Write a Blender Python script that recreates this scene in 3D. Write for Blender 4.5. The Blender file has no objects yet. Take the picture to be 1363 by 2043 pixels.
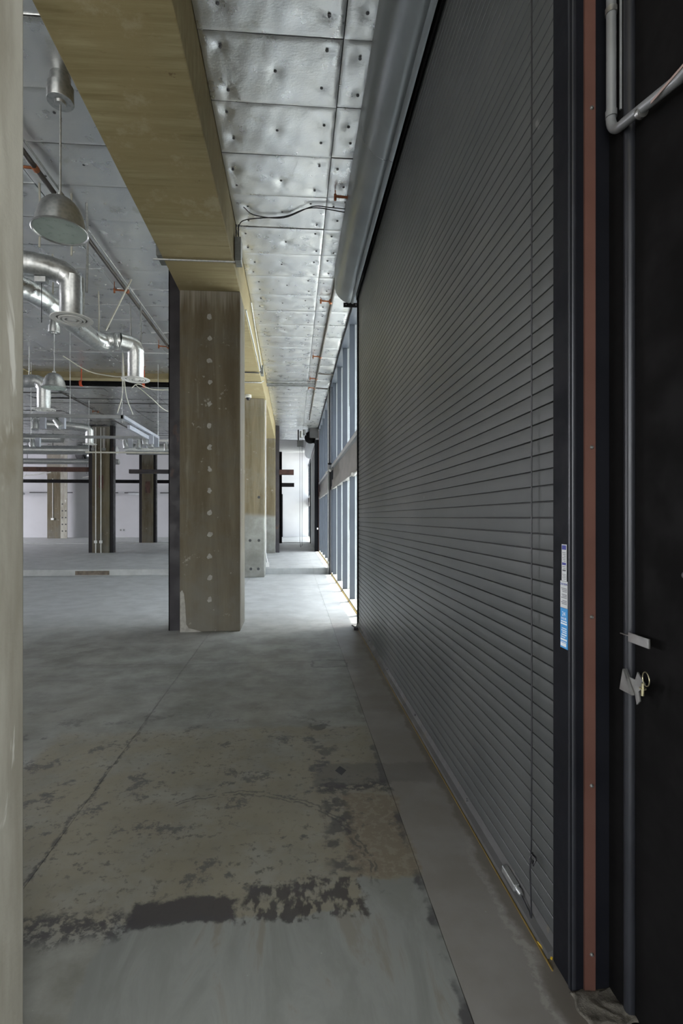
import bpy, math, random
from mathutils import Vector
R = random.Random(7)
sc = bpy.context.scene
COL = sc.collection
# ---------------------------------------------------------------- camera
cd = bpy.data.cameras.new('camera'); cam = bpy.data.objects.new('camera', cd); COL.objects.link(cam)
cam.location = (0, 0, 1.5); cam.rotation_euler = (math.pi/2, 0, -math.atan(.0697))
cd.sensor_width = 36; cd.lens = 17.62; cd.shift_x = .01248; cd.shift_y = .00514
cd.clip_start = .05; cd.clip_end = 300
sc.camera = cam
# ---------------------------------------------------------------- world, sun, added fill lights, window portals
w = bpy.data.worlds.new('world'); sc.world = w; w.use_nodes = True
nt = w.node_tree; bg = nt.nodes['Background']
sky = nt.nodes.new('ShaderNodeTexSky'); sky.sky_type = 'NISHITA'; sky.sun_disc = False
sky.sun_elevation = math.radians(70); sky.sun_rotation = math.radians(60); sky.air_density = 1.2; sky.dust_density = 3
hs = nt.nodes.new('ShaderNodeHueSaturation'); hs.inputs['Saturation'].default_value = .35
nt.links.new(sky.outputs[0], hs.inputs['Color']); nt.links.new(hs.outputs[0], bg.inputs[0])
bg.inputs[1].default_value = .47
sd = bpy.data.lights.new('sun', 'SUN'); sun = bpy.data.objects.new('sun', sd); COL.objects.link(sun)
sd.energy = 11; sd.angle = .012; sd.color = (1, .97, .9)
sun.rotation_euler = Vector((-.19, -.10, -1)).to_track_quat('-Z', 'Y').to_euler()
def area(name, loc, direction, sx, sy, power, color=(1, 1, 1), portal=False):
    d = bpy.data.lights.new(name, 'AREA'); o = bpy.data.objects.new(name, d); COL.objects.link(o)
    d.shape = 'RECTANGLE'; d.size = sx; d.size_y = sy; d.energy = power; d.color = color
    o.location = loc; o.rotation_euler = Vector(direction).to_track_quat('-Z', 'Z').to_euler()
    if portal: d.cycles.is_portal = True
    return o
# added fill lights, set in invented openings behind the camera and at left
area('fill_light_back', (-5.2, -5.15, 2.5), (0, 1, 0), 7.6, 3.8, 120, (1, .98, .93))
area('fill_light_right', (1.2, -2.85, 2.5), (-1, 0, 0), 3.5, 3.8, 195, (1, 1, .94))
area('fill_light_left', (-24.2, 8, 2.6), (1, 0, 0), 12, 3.6, 900, (.98, .96, 1))
area('fill_light_left_far', (-24.2, 24, 2.6), (1, 0, 0), 12, 3.6, 2100, (.95, .93, 1))
for n_, yc, ln in (('bay_a', 10.15, 6.2), ('bay_b', 16.5, 6.2), ('bay_c', 29.9, 7.0)):
    area('window_portal_' + n_, (1.2, yc, 2.5), (-1, 0, 0), ln, 4.9, 1, portal=True)
sc.view_settings.view_transform = 'Standard'; sc.view_settings.look = 'None'
sc.view_settings.gamma = 1; sc.view_settings.use_curve_mapping = False
sc.view_settings.exposure = 1.30
sc.cycles.max_bounces = 10; sc.cycles.diffuse_bounces = 6; sc.cycles.glossy_bounces = 5
sc.cycles.transparent_max_bounces = 16; sc.cycles.sample_clamp_indirect = 6
sc.cycles.caustics_reflective = False; sc.cycles.caustics_refractive = False

# ---------------------------------------------------------------- material helper
class N:
    def __init__(s, name):
        s.m = bpy.data.materials.new(name); s.m.use_nodes = True
        s.t = s.m.node_tree; s.b = s.t.nodes['Principled BSDF']; s.out = s.t.nodes['Material Output']
        g = s.t.nodes.new('ShaderNodeNewGeometry'); s.pos = g.outputs['Position']
    def put(s, inp, v):
        if hasattr(v, 'is_linked') or isinstance(v, bpy.types.NodeSocket): s.t.links.new(v, inp)
        elif isinstance(v, (tuple, list)) and len(v) == 3 and inp.type == 'RGBA': inp.default_value = (*v, 1)
        else: inp.default_value = v
    def scale(s, v, src=None, off=(0, 0, 0)):
        n = s.t.nodes.new('ShaderNodeMapping'); s.put(n.inputs['Vector'], src or s.pos)
        n.inputs['Scale'].default_value = v; n.inputs['Location'].default_value = off
        return n.outputs[0]
    def noise(s, sc_=5, det=4, vec=None, rough=.55, dist=0, color=False):
        n = s.t.nodes.new('ShaderNodeTexNoise'); s.put(n.inputs['Vector'], vec or s.pos)
        n.inputs['Scale'].default_value = sc_; n.inputs['Detail'].default_value = det
        n.inputs['Roughness'].default_value = rough; n.inputs['Distortion'].default_value = dist
        return n.outputs['Color' if color else 'Fac']
    def vor(s, sc_, vec=None):
        n = s.t.nodes.new('ShaderNodeTexVoronoi'); s.put(n.inputs['Vector'], vec or s.pos); n.inputs['Scale'].default_value = sc_
        return n.outputs['Distance']
    def mr(s, v, a, b, c=0, d=1):
        n = s.t.nodes.new('ShaderNodeMapRange'); n.interpolation_type = 'SMOOTHSTEP'
        for i, x in enumerate((v, a, b, c, d)): s.put(n.inputs[i], x)
        return n.outputs[0]
    def ma(s, op, a, b=0, c=0):
        n = s.t.nodes.new('ShaderNodeMath'); n.operation = op
        for i, x in enumerate((a, b, c)): s.put(n.inputs[i], x)
        return n.outputs[0]
    def mix(s, f, a, b):
        n = s.t.nodes.new('ShaderNodeMix'); n.data_type = 'RGBA'
        s.put(n.inputs[0], f); s.put(n.inputs[6], a); s.put(n.inputs[7], b)
        return n.outputs[2]
    def xyz(s, v=None):
        n = s.t.nodes.new('ShaderNodeSeparateXYZ'); s.put(n.inputs[0], v or s.pos)
        return n.outputs
    def bump(s, h, st=.3, dist=.01):
        n = s.t.nodes.new('ShaderNodeBump'); s.put(n.inputs['Height'], h)
        n.inputs['Strength'].default_value = st; n.inputs['Distance'].default_value = dist
        s.t.links.new(n.outputs[0], s.b.inputs['Normal'])
    def fin(s, col, rough=.6, metal=0, spec=.5):
        s.put(s.b.inputs['Base Color'], col); s.put(s.b.inputs['Roughness'], rough); s.put(s.b.inputs['Metallic'], metal)
        s.b.inputs['Specular IOR Level'].default_value = spec
        return s.m
def simple(name, col, rough=.55, metal=0, var=.12, sc_=6, bump=.08, spec=.5):
    n = N(name); f = n.noise(sc_, 5)
    c2 = tuple(max(0, c*(1-var)) for c in col); c3 = tuple(min(1, c*(1+var)) for c in col)
    c = n.mix(n.mr(f, .3, .7), c2, c3)
    if bump: n.bump(n.noise(sc_*8, 3), bump, .004)
    return n.fin(c, n.mr(n.noise(sc_*2, 3), .2, .8, rough*.85, min(1, rough*1.15)), metal, spec)

def concrete_column(name='board_formed_concrete', g=1.0, split=1.3):
    n = N(name)
    z = n.xyz()[2]
    st = n.noise(1, 6, n.scale((5.5, 5.5, .5)), .62, .7); st2 = n.noise(1, 5, n.scale((17, 17, 1.1)), .65, .5); bl = n.noise(2.3, 6, rough=.68)
    c = n.mix(n.mr(st, .3, .72), tuple(x*g for x in (.088, .070, .040)), tuple(x*g for x in (.152, .130, .086)))
    c = n.mix(n.ma('MULTIPLY', n.mr(bl, .42, .66), .6), c, tuple(x*g for x in (.118, .108, .082)))
    c = n.mix(n.ma('MULTIPLY', n.ma('MULTIPLY', n.mr(st2, .56, .72), n.mr(bl, .4, .6)), .38), c, (.26, .24, .19))
    if g > 1.3: c = n.mix(n.mr(n.ma('ADD', z, n.ma('MULTIPLY', bl, .25)), split+.05, split+.2, .85, 0), c, n.mix(n.mr(bl, .35, .65), (.27, .275, .255), (.40, .41, .39)))
    lowz = n.mr(z, .1, 1.6, 1, 0)
    c = n.mix(n.ma('MULTIPLY', lowz, n.mr(n.noise(3, 5), .3, .7, .2, .7)), c, (.155, .15, .13))
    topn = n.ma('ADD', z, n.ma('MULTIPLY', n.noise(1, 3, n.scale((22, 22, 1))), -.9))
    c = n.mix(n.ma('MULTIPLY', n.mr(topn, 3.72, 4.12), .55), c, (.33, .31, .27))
    bl2 = n.mr(n.noise(5, 6, rough=.7), .63, .69)
    c = n.mix(n.ma('MULTIPLY', bl2, .5), c, (.42, .40, .36))
    n.bump(n.ma('ADD', n.noise(30, 5), n.ma('MULTIPLY', st2, .6)), .25, .006)
    return n.fin(c, .72, 0, .3)
def concrete_pale():
    n = N('pale_concrete')
    st = n.noise(1, 5, n.scale((5, 5, 1.0)), .6)
    c = n.mix(n.mr(st, .3, .7), (.26, .245, .20), (.42, .41, .36))
    pt = n.mr(n.noise(1, 4, n.scale((9, 9, 2.2)), .6, .6), .62, .69)
    c = n.mix(n.ma('MULTIPLY', pt, .75), c, (.66, .66, .62))
    c = n.mix(n.ma('MULTIPLY', n.mr(n.noise(2.2, 5), .6, .7), .5), c, (.20, .175, .12))
    n.bump(n.noise(22, 5), .3, .006)
    return n.fin(c, .7, 0, .3)
def beam_mat():
    n = N('board_marked_beam_concrete')
    st = n.noise(1, 6, n.scale((.9, 15, 4)), .65, .4); big = n.noise(1.6, 5, rough=.6)
    c = n.mix(n.mr(st, .25, .8), (.215, .172, .078), (.40, .345, .195))
    c = n.mix(n.mr(big, .38, .66), c, (.30, .24, .12))
    c = n.mix(n.ma('MULTIPLY', n.mr(n.noise(3.2, 6, rough=.7), .55, .7), .45), c, (.46, .415, .28))
    edge = n.mr(n.noise(7, 6, n.scale((.6, 1.6, 1)), .7), .6, .7)
    c = n.mix(n.ma('MULTIPLY', edge, .35), c, (.17, .12, .05))
    rs = n.mr(n.noise(4.2, 7, rough=.75), .66, .72)
    c = n.mix(n.ma('MULTIPLY', rs, .7), c, (.10, .055, .025))
    c = n.mix(n.ma('MULTIPLY', n.mr(n.xyz()[1], 5.0, 5.5), .25), c, (.52, .45, .29))
    n.bump(n.ma('ADD', st, n.noise(30, 4)), .15, .005)
    return n.fin(c, .7, 0, .3)
def foil_mat(tone=.82):
    n = N('silver_foil')
    wr = n.noise(1, 4, n.scale((30, 60, 10)), .6); fine = n.noise(1, 2, n.scale((150, 260, 50)), .5)
    n.bump(n.ma('ADD', n.ma('MULTIPLY', wr, 1.0), n.ma('MULTIPLY', fine, .3)), .45, .004)
    d = n.mix(n.mr(n.noise(2.5, 5), .35, .7), (tone*.92, tone*.94, tone*.96), (tone, tone*1.01, tone*1.0))
    d = n.mix(n.ma('MULTIPLY', n.mr(n.noise(3.1, 5), .62, .72), .35), d, (.45, .45, .36))
    return n.fin(d, n.mr(n.noise(5, 4), .3, .7, .26, .38), .95)

def floor_mat():
    n = N('worn_concrete_floor')
    wv = n.t.nodes.new('ShaderNodeVectorMath'); wv.operation = 'MULTIPLY_ADD'
    n.put(wv.inputs[0], n.noise(5, 5, color=True, rough=.65)); wv.inputs[1].default_value = (.15, .15, 0); n.put(wv.inputs[2], n.pos)
    P = n.xyz(); W = n.xyz(wv.outputs[0]); off = .075
    w2 = n.t.nodes.new('ShaderNodeVectorMath'); w2.operation = 'MULTIPLY_ADD'
    n.put(w2.inputs[0], n.noise(26, 4, color=True, rough=.7)); w2.inputs[1].default_value = (.05, .05, 0); n.put(w2.inputs[2], wv.outputs[0])
    V = n.xyz(w2.outputs[0]); voff = .1
    def rect(S, o, x0, x1, y0, y1, s=.006):
        m = n.ma('MINIMUM', n.ma('MINIMUM', n.ma('SUBTRACT', S[0], x0+o), n.ma('SUBTRACT', x1+o, S[0])),
                 n.ma('MINIMUM', n.ma('SUBTRACT', S[1], y0+o), n.ma('SUBTRACT', y1+o, S[1])))
        return n.mr(m, -s, s)
    big = n.noise(.9, 4); mid = n.noise(3.2, 6, rough=.65); fine = n.noise(24, 5, rough=.7); streak = n.noise(1, 6, n.scale((6, 1.7, 1)), .66, .8); swp = n.noise(1, 5, n.scale((1.2, 6, 1)), .6)
    c = n.mix(n.mr(mid, .3, .72), (.19, .19, .165), (.33, .335, .305))
    c = n.mix(n.ma('MULTIPLY', n.mr(swp, .5, .75), .35), c, (.37, .38, .37))
    c = n.mix(n.ma('MULTIPLY', n.mr(big, .45, .7), .4), c, (.235, .225, .185))
    # old yellowed, speckled wear zone in front
    old = rect(W, off, -1.6, .535, 1.87, 3.6, .05)
    c = n.mix(n.ma('MULTIPLY', old, n.mr(n.noise(2.6, 6, rough=.7), .3, .6, .25, .8)), c, (.26, .235, .17))
    c = n.mix(n.ma('MULTIPLY', n.ma('MULTIPLY', old, n.mr(fine, .54, .64)), n.mr(mid, .4, .62, .25, .8)), c, (.09, .085, .08))
    # newer smooth grey skim in front of the camera
    skim = rect(W, off, -.68, .9, -4, 1.9, .012); skim2 = rect(W, off, .27, .9, 1.6, 2.05, .012)
    smooth = n.mix(n.mr(streak, .35, .7), (.225, .235, .222), (.315, .33, .318))
    c = n.mix(n.ma('MULTIPLY', n.ma('MAXIMUM', skim, skim2), .9), c, smooth)
    c = n.mix(n.ma('MULTIPLY', n.mr(streak, .54, .66), n.ma('MULTIPLY', skim, .75)), c, (.215, .20, .165))
    # far floor, colour paled to stand in for the brighter light there
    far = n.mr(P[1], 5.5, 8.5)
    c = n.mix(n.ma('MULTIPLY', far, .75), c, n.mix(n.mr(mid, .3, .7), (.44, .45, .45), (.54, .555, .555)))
    # strip along the shutter
    strip = n.mr(P[0], .529, .535)
    c = n.mix(n.ma('MULTIPLY', strip, n.ma('SUBTRACT', 1, far)), c, n.mix(n.mr(n.noise(2.4, 5), .35, .7), (.225, .21, .19), (.29, .28, .265)))
    # brownish worn patch
    br = rect(W, off, .25, .535, 2.06, 2.70, .015)
    c = n.mix(n.ma('MULTIPLY', br, .75), c, n.mix(n.mr(fine, .48, .6), (.20, .165, .12), (.28, .25, .19)))
    # dark mastic residues
    def dark(m, amt=.9, col=(.055, .052, .056)):
        nonlocal c
        c = n.mix(n.ma('MULTIPLY', m, amt), c, col)
    dark(rect(V, voff, -.62, -.215, 1.875, 2.0, .012), .9, (.048, .043, .048))
    dark(n.ma('MULTIPLY', rect(V, voff, -.19, .275, 1.87, 2.07, .012), n.mr(n.noise(14, 5, n.scale((1.6, .8, 1))), .44, .54)), .9, (.05, .045, .045))
    dark(n.ma('MULTIPLY', rect(V, voff, -1.4, -.6, 1.83, 1.95, .03), n.mr(fine, .42, .54)), .85)
    dark(n.ma('MULTIPLY', rect(V, voff, .12, .86, 2.80, 3.03, .02), n.mr(P[0], .2, .86, .75, .45)), .8, (.10, .095, .09))
    dark(n.ma('MULTIPLY', rect(V, voff, .15, .54, 2.74, 2.82, .02), n.mr(fine, .42, .52)), .85)
    dark(n.ma('MULTIPLY', rect(V, voff, .15, .28, 2.1, 2.85, .03), n.mr(n.noise(11, 5), .44, .54)), .75)
    dark(n.ma('MULTIPLY', rect(V, voff, .12, .26, 3.0, 3.75, .03), n.mr(n.noise(6, 5), .5, .56)), .65)
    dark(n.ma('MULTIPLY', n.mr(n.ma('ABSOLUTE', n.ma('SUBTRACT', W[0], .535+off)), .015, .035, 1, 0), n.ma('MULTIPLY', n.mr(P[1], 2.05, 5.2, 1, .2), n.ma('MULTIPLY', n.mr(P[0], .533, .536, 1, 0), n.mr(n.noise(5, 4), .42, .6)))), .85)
    # scattered blotches
    zone = n.ma('MULTIPLY', n.mr(P[1], 1.9, 2.1), n.mr(P[1], 3.2, 4.6, 1, 0))
    blot = n.ma('MULTIPLY', n.mr(n.noise(1, 7, n.scale((4.2, 4.6, 1)), .72), .565, .61), n.ma('MULTIPLY', zone, n.mr(P[0], .45, .53, 1, 0)))
    dark(n.ma('MULTIPLY', blot, n.mr(fine, .36, .5)), .72, (.075, .073, .078))
    # tyre arc
    dx = n.ma('SUBTRACT', W[0], -.31+off); dy = n.ma('SUBTRACT', W[1], 2.10+off)
    rr = n.ma('SQRT', n.ma('ADD', n.ma('MULTIPLY', dx, dx), n.ma('MULTIPLY', dy, dy)))
    ring = n.ma('MAXIMUM', n.mr(n.ma('ABSOLUTE', n.ma('SUBTRACT', rr, .632)), .003, .008, 1, 0), n.mr(n.ma('ABSOLUTE', n.ma('SUBTRACT', rr, .656)), .003, .008, 1, 0))
    dark(n.ma('MULTIPLY', n.ma('MULTIPLY', ring, n.mr(P[1], 2.0, 2.1)), n.ma('MULTIPLY', n.mr(P[0], -.75, -.55), n.mr(n.noise(18, 3), .4, .5))), .6)
    # cracks and joints
    def line(x, y, o, s0=.002, s1=.006): return n.mr(n.ma('ABSOLUTE', n.ma('SUBTRACT', x, o)), s0, s1, 1, 0)
    dark(n.ma('MULTIPLY', n.ma('MULTIPLY', n.mr(n.ma('ABSOLUTE', n.ma('SUBTRACT', W[0], -1.09+off)), .004, .018, 1, 0), n.mr(P[1], 3, 4.5, 1, .2)), n.mr(fine, .4, .5)), .75)
    swv = n.noise(1, 3, n.scale((1.2, .5, 1)))
    dark(n.mr(n.ma('ABSOLUTE', n.ma('SUBTRACT', n.ma('MULTIPLY_ADD', swv, .25, P[1]), 5.35)), .002, .010, 1, 0), .35)
    dark(n.ma('MULTIPLY', n.ma('SUBTRACT', rect(W, off, .19, .535, 5.0, 5.26, .008), rect(W, off, .205, .52, 5.03, 5.235, .008)), 1), .5)
    # black tape diamond
    d1 = n.ma('ADD', n.ma('ABSOLUTE', n.ma('DIVIDE', n.ma('SUBTRACT', P[0], .277), .034)), n.ma('ABSOLUTE', n.ma('DIVIDE', n.ma('SUBTRACT', P[1], 2.957), .055)))
    dark(n.mr(d1, .97, 1.03, 1, 0), .95, (.02, .022, .025))
    # sill edge crumble along shutter
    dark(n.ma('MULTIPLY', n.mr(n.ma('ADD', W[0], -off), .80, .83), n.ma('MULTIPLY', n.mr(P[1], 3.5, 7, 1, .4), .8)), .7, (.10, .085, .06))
    cr = n.mr(n.ma('ABSOLUTE', n.ma('SUBTRACT', W[0], .79+off)), .006, .02, 1, 0)
    c = n.mix(n.ma('MULTIPLY', n.ma('MULTIPLY', cr, n.mr(P[1], 1.6, 2.6, .7, 0)), n.mr(fine, .4, .55)), c, (.38, .37, .34))
    # chips
    c = n.mix(n.ma('MULTIPLY', n.mr(n.vor(9), .02, .035, 1, 0), .35), c, (.5, .5, .48))
    ro = n.mr(n.noise(2.2, 5), .3, .7, .42, .62)
    n.bump(n.ma('ADD', n.ma('MULTIPLY', fine, .5), mid), .12, .006)
    return n.fin(c, ro, 0, .45)

def slat_mat():
    n = N('grey_painted_shutter_steel')
    st = n.noise(1, 4, n.scale((3, 5, 30))); sm = n.noise(1.2, 4)
    c = n.mix(n.mr(sm, .35, .7), (.072, .078, .079), (.098, .103, .103))
    c = n.mix(n.ma('MULTIPLY', n.mr(st, .55, .75), .35), c, (.092, .092, .088))
    c = n.mix(n.ma('MULTIPLY', n.mr(n.noise(7, 5), .72, .76), .3), c, (.4, .4, .38))
    n.bump(n.noise(40, 3), .04, .003)
    return n.fin(c, .40, .2, .55)
def scuffed(name, col, scuff, rough=.4, amt=.7, thr=.70, sc_=9, spec=.3):
    n = N(name)
    f = n.mr(n.noise(1, 6, n.scale((sc_, sc_, sc_*.45)), .72), thr, thr+.03)
    c = n.mix(n.mr(n.noise(2.5, 4), .3, .7), col, tuple(x*1.35 for x in col))
    c = n.mix(n.ma('MULTIPLY', f, amt), c, scuff)
    n.bump(n.noise(20, 4), .08, .004)
    return n.fin(c, n.mr(n.noise(6, 3), .3, .7, rough*.8, rough*1.25), 0, spec)
def glass_mat():
    n = N('window_glass'); t = n.t
    tr = t.nodes.new('ShaderNodeBsdfTransparent'); tr.inputs[0].default_value = (.93, .96, .97, 1)
    gl = t.nodes.new('ShaderNodeBsdfGlossy'); gl.inputs['Roughness'].default_value = .02
    g = t.nodes.new('ShaderNodeNewGeometry'); dp = t.nodes.new('ShaderNodeVectorMath'); dp.operation = 'DOT_PRODUCT'
    t.links.new(g.outputs['Incoming'], dp.inputs[0]); t.links.new(g.outputs['True Normal'], dp.inputs[1])
    fr = n.ma('MULTIPLY_ADD', n.ma('POWER', n.ma('SUBTRACT', 1, n.ma('ABSOLUTE', dp.outputs['Value'])), 5), .55, .04)
    mx = t.nodes.new('ShaderNodeMixShader'); fm = fr
    t.links.new(fm, mx.inputs[0]); t.links.new(tr.outputs[0], mx.inputs[1]); t.links.new(gl.outputs[0], mx.inputs[2])
    t.links.new(mx.outputs[0], n.out.inputs[0]); return n.m
def galv(name='galvanised_steel', tone=.62, rough=.36, bmp=.02):
    n = N(name); v = n.vor(30)
    c = n.mix(n.mr(v, .1, .7), (tone*.8, tone*.83, tone*.84), (tone, tone*1.02, tone*1.02))
    if bmp: n.bump(n.noise(16, 3), bmp, .003)
    return n.fin(c, n.mr(n.noise(9, 3), .3, .7, rough*.9, rough*1.2), .9)

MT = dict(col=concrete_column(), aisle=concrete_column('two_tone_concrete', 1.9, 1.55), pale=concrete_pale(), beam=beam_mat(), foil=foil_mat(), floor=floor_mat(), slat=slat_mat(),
    black=scuffed('black_gloss_paint', (.0035, .0033, .0035), (.30, .29, .28), .75, .6, .735, 13, .12),
    blacksteel=scuffed('black_steel_paint', (.007, .0075, .010), (.30, .24, .21), .55, .5, .73, 11, .1),
    barkbrown=simple('brown_stained_patch', (.16, .13, .10), .8, 0, .3, 12),
    edge=simple('highlight_black_edge', (.028, .030, .037), .36, .3, .1, 5, 0, .6),  # base colour lifted above the other blacks to carry the edge highlight
    spotbox=simple('pale_blue_grey_box', (.36, .38, .44), .45, 0, .1), 
    steel=scuffed('dark_primed_steel', (.055, .050, .055), (.13, .075, .05), .5, .7, .60, 4),
    bar=scuffed('dirty_grey_bar', (.075, .075, .075), (.14, .12, .09), .5, .5, .6, 8),
    channel=scuffed('dark_channel_steel', (.020, .018, .021), (.06, .035, .028), .55, .6, .62, 4),
    primer=scuffed('red_oxide_primer', (.10, .047, .036), (.2, .14, .12), .55, .5, .74, 9),
    rust=scuffed('rusty_brown_steel', (.085, .045, .036), (.04, .03, .028), .6, .6, .55, 4),
    galv=galv(), galvd=galv('dull_galvanised_steel', .5, .42), alu=galv('spun_aluminium', .50, .34, 0), flex=galv('crinkled_duct_metal', .72, .30, .08),
    hood=simple('grey_hood_paint', (.29, .32, .34), .33, .35, .08, 3, .03),
    white=simple('white_enamel', (.72, .72, .70), .4, 0, .06), strap=simple('pale_strapping', (.60, .59, .52), .6),
    wall=simple('white_wall_paint', (.72, .72, .73), .85, 0, .03, 1, .04), drywall=simple('grey_wall_paint', (.52, .52, .54), .85, 0, .05, .6, .04),
    dark=simple('dark_grey_paint', (.05, .05, .052), .6), cable=simple('black_cable_rubber', (.018, .018, .022), .45),
    pipe=simple('dark_iron_pipe', (.075, .066, .06), .42, .4), pipegrey=simple('grey_pipe', (.24, .25, .26), .4, .3),
    orange=simple('orange_rusted_hanger', (.33, .11, .04), .55, .2, .3, 20), red=simple('red_hanger_paint', (.65, .10, .04), .5),
    mull=simple('slate_blue_mullion_paint', (.062, .074, .096), .45, .05, .08, 3, .02), anod=simple('pale_anodised_frame', (.55, .58, .60), .38, .4, .05),
    spandrel=simple('spandrel_metal', (.30, .29, .28), .38, .35, .2, 2, .05), glass=glass_mat(),
    lens=simple('frosted_green_glass_lens', (.42, .50, .46), .3, 0, .08, 8, 0), brass=simple('brass_sill_line', (.22, .15, .04), .5, .3),
    yellow=simple('yellow_tape', (.45, .30, .02), .5, 0, .5, 60), putty=simple('pale_putty', (.30, .29, .26), .8, 0, .15, 25), zinc=simple('zinc_plated_steel', (.36, .36, .35), .34, .8, .1, 30),
    ring=simple('yellow_zinc_wire', (.50, .46, .30), .3, .85), bolt=simple('grey_bolt', (.12, .12, .13), .45, .3), stick=simple('sticker_paper', (.60, .62, .64), .55, 0, .05), sblue=simple('sticker_blue', (.05, .30, .68), .5, 0, .05),
    navy=simple('sticker_navy', (.05, .06, .30), .5), ink=simple('sticker_ink', (.16, .16, .19), .6), whiteink=simple('sticker_white_ink', (.75, .8, .85), .6), pink=simple('pinkish_label', (.36, .27, .25), .6),
    ground=simple('sunlit_paving', (.42, .42, .40), .85, 0, .1, .8), facade=simple('facade_render', (.85, .85, .83), .85, 0, .05, .5), shade=simple('facade_window_dark', (.10, .12, .14), .3),
    greybox=simple('grey_junction_box', (.22, .23, .22), .5, .2, .15, 30), oldtape=simple('yellowed_strap', (.42, .36, .18), .6),
    grout=simple('crumbled_grout', (.13, .12, .10), .9, 0, .3, 30, .5), grille=simple('dark_grille', (.04, .04, .04), .6))

# ---------------------------------------------------------------- mesh helper
OFF = {}
class B:
    def __init__(s): s.v = []; s.f = []
    def box(s, x0, y0, z0, x1, y1, z1):
        a = len(s.v); s.v += [(x, y, z) for z in (z0, z1) for y in (y0, y1) for x in (x0, x1)]
        for q in ((0, 2, 3, 1), (4, 5, 7, 6), (0, 1, 5, 4), (2, 6, 7, 3), (0, 4, 6, 2), (1, 3, 7, 5)): s.f.append(tuple(a+i for i in q))
        return s
    def tube(s, pts, r, n=10, cap=True, radii=None):
        pts = [Vector(p) for p in pts]; a = len(s.v); m = len(pts); up = None
        for i, p in enumerate(pts):
            t = (pts[min(i+1, m-1)] - pts[max(i-1, 0)]).normalized()
            if up is None: up = (Vector((0, 0, 1)) if abs(t.z) < .9 else Vector((0, 1, 0)))
            u = up - t*up.dot(t); u.normalize(); up = u; b = t.cross(u)
            rr = radii[i] if radii else r
            for k in range(n):
                g = 2*math.pi*k/n; s.v.append(tuple(p + (u*math.cos(g) + b*math.sin(g))*rr))
        for i in range(m-1):
            for k in range(n):
                k2 = (k+1) % n; s.f.append((a+i*n+k, a+i*n+k2, a+(i+1)*n+k2, a+(i+1)*n+k))
        if cap: s.f.append(tuple(a+k for k in reversed(range(n)))); s.f.append(tuple(a+(m-1)*n+k for k in range(n)))
        return s
    def lathe(s, prof, c, n=24, axis='Z'):
        a = len(s.v); cx, cy, cz = c
        for (r, h) in prof:
            for k in range(n):
                g = 2*math.pi*k/n; p = (r*math.cos(g), r*math.sin(g))
                s.v.append((cx+p[0], cy+p[1], cz+h) if axis == 'Z' else (cx+h, cy+p[0], cz+p[1]) if axis == 'X' else (cx+p[0], cy+h, cz+p[1]))
        for i in range(len(prof)-1):
            for k in range(n):
                k2 = (k+1) % n; s.f.append((a+i*n+k, a+i*n+k2, a+(i+1)*n+k2, a+(i+1)*n+k))
        return s
    def prism(s, poly, a0, a1, axis='Y', closed=True):
        a = len(s.v); n = len(poly)
        for t in (a0, a1):
            for (p, q) in poly: s.v.append((p, t, q) if axis == 'Y' else (t, p, q) if axis == 'X' else (p, q, t))
        for i in range(n if closed else n-1):
            j = (i+1) % n; s.f.append((a+i, a+j, a+n+j, a+n+i))
        if closed: s.f.append(tuple(a+i for i in reversed(range(n)))); s.f.append(tuple(a+n+i for i in range(n)))
        return s
    def build(s, name, mat, parent=None, smooth=False, bevel=0, solid=0):
        off = OFF.get(parent.name, Vector((0, 0, 0))) if parent else Vector((0, 0, 0))
        me = bpy.data.meshes.new(name); me.from_pydata([tuple(Vector(v)-off) for v in s.v], [], s.f); me.update()
        me.materials.append(MT[mat])
        o = bpy.data.objects.new(name, me); COL.objects.link(o)
        if parent: o.parent = parent
        OFF[o.name] = off
        if smooth:
            for p in me.polygons: p.use_smooth = True
            me.set_sharp_from_angle(angle=math.radians(50))
        if solid:
            md = o.modifiers.new('s', 'SOLIDIFY'); md.thickness = solid; md.offset = 0
        if bevel:
            md = o.modifiers.new('b', 'BEVEL'); md.width = bevel; md.segments = 3; md.limit_method = 'ANGLE'; md.angle_limit = math.radians(40); md.harden_normals = False
        return o
def tag(o, label=None, cat=None, group=None, kind=None):
    if label: o['label'] = label
    if cat: o['category'] = cat
    if group: o['group'] = group
    if kind: o['kind'] = kind
    return o
def root(name, loc, label=None, cat=None, group=None, kind=None):
    o = bpy.data.objects.new(name, None); COL.objects.link(o); o.location = loc; o.empty_display_size = .1
    OFF[o.name] = Vector(loc); return tag(o, label, cat, group, kind)
def box(*a): return B().box(*a)
def rod(a, b, r, n=8): return B().tube([a, b], r, n)
def arc(c, a, b, r, n=6):
    """points from c+a*r ... bending to c+b*r; a, b unit vectors from the centre"""
    a, b, c = Vector(a), Vector(b), Vector(c)
    return [tuple(c + (a*math.cos(t*math.pi/2/n) + b*math.sin(t*math.pi/2/n))*r) for t in range(n+1)]
def copyshare(o, loc, parent):
    c = o.copy(); COL.objects.link(c); c.parent = parent; c.location = loc; OFF[c.name] = OFF.get(o.name, Vector((0, 0, 0))); return c

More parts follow.
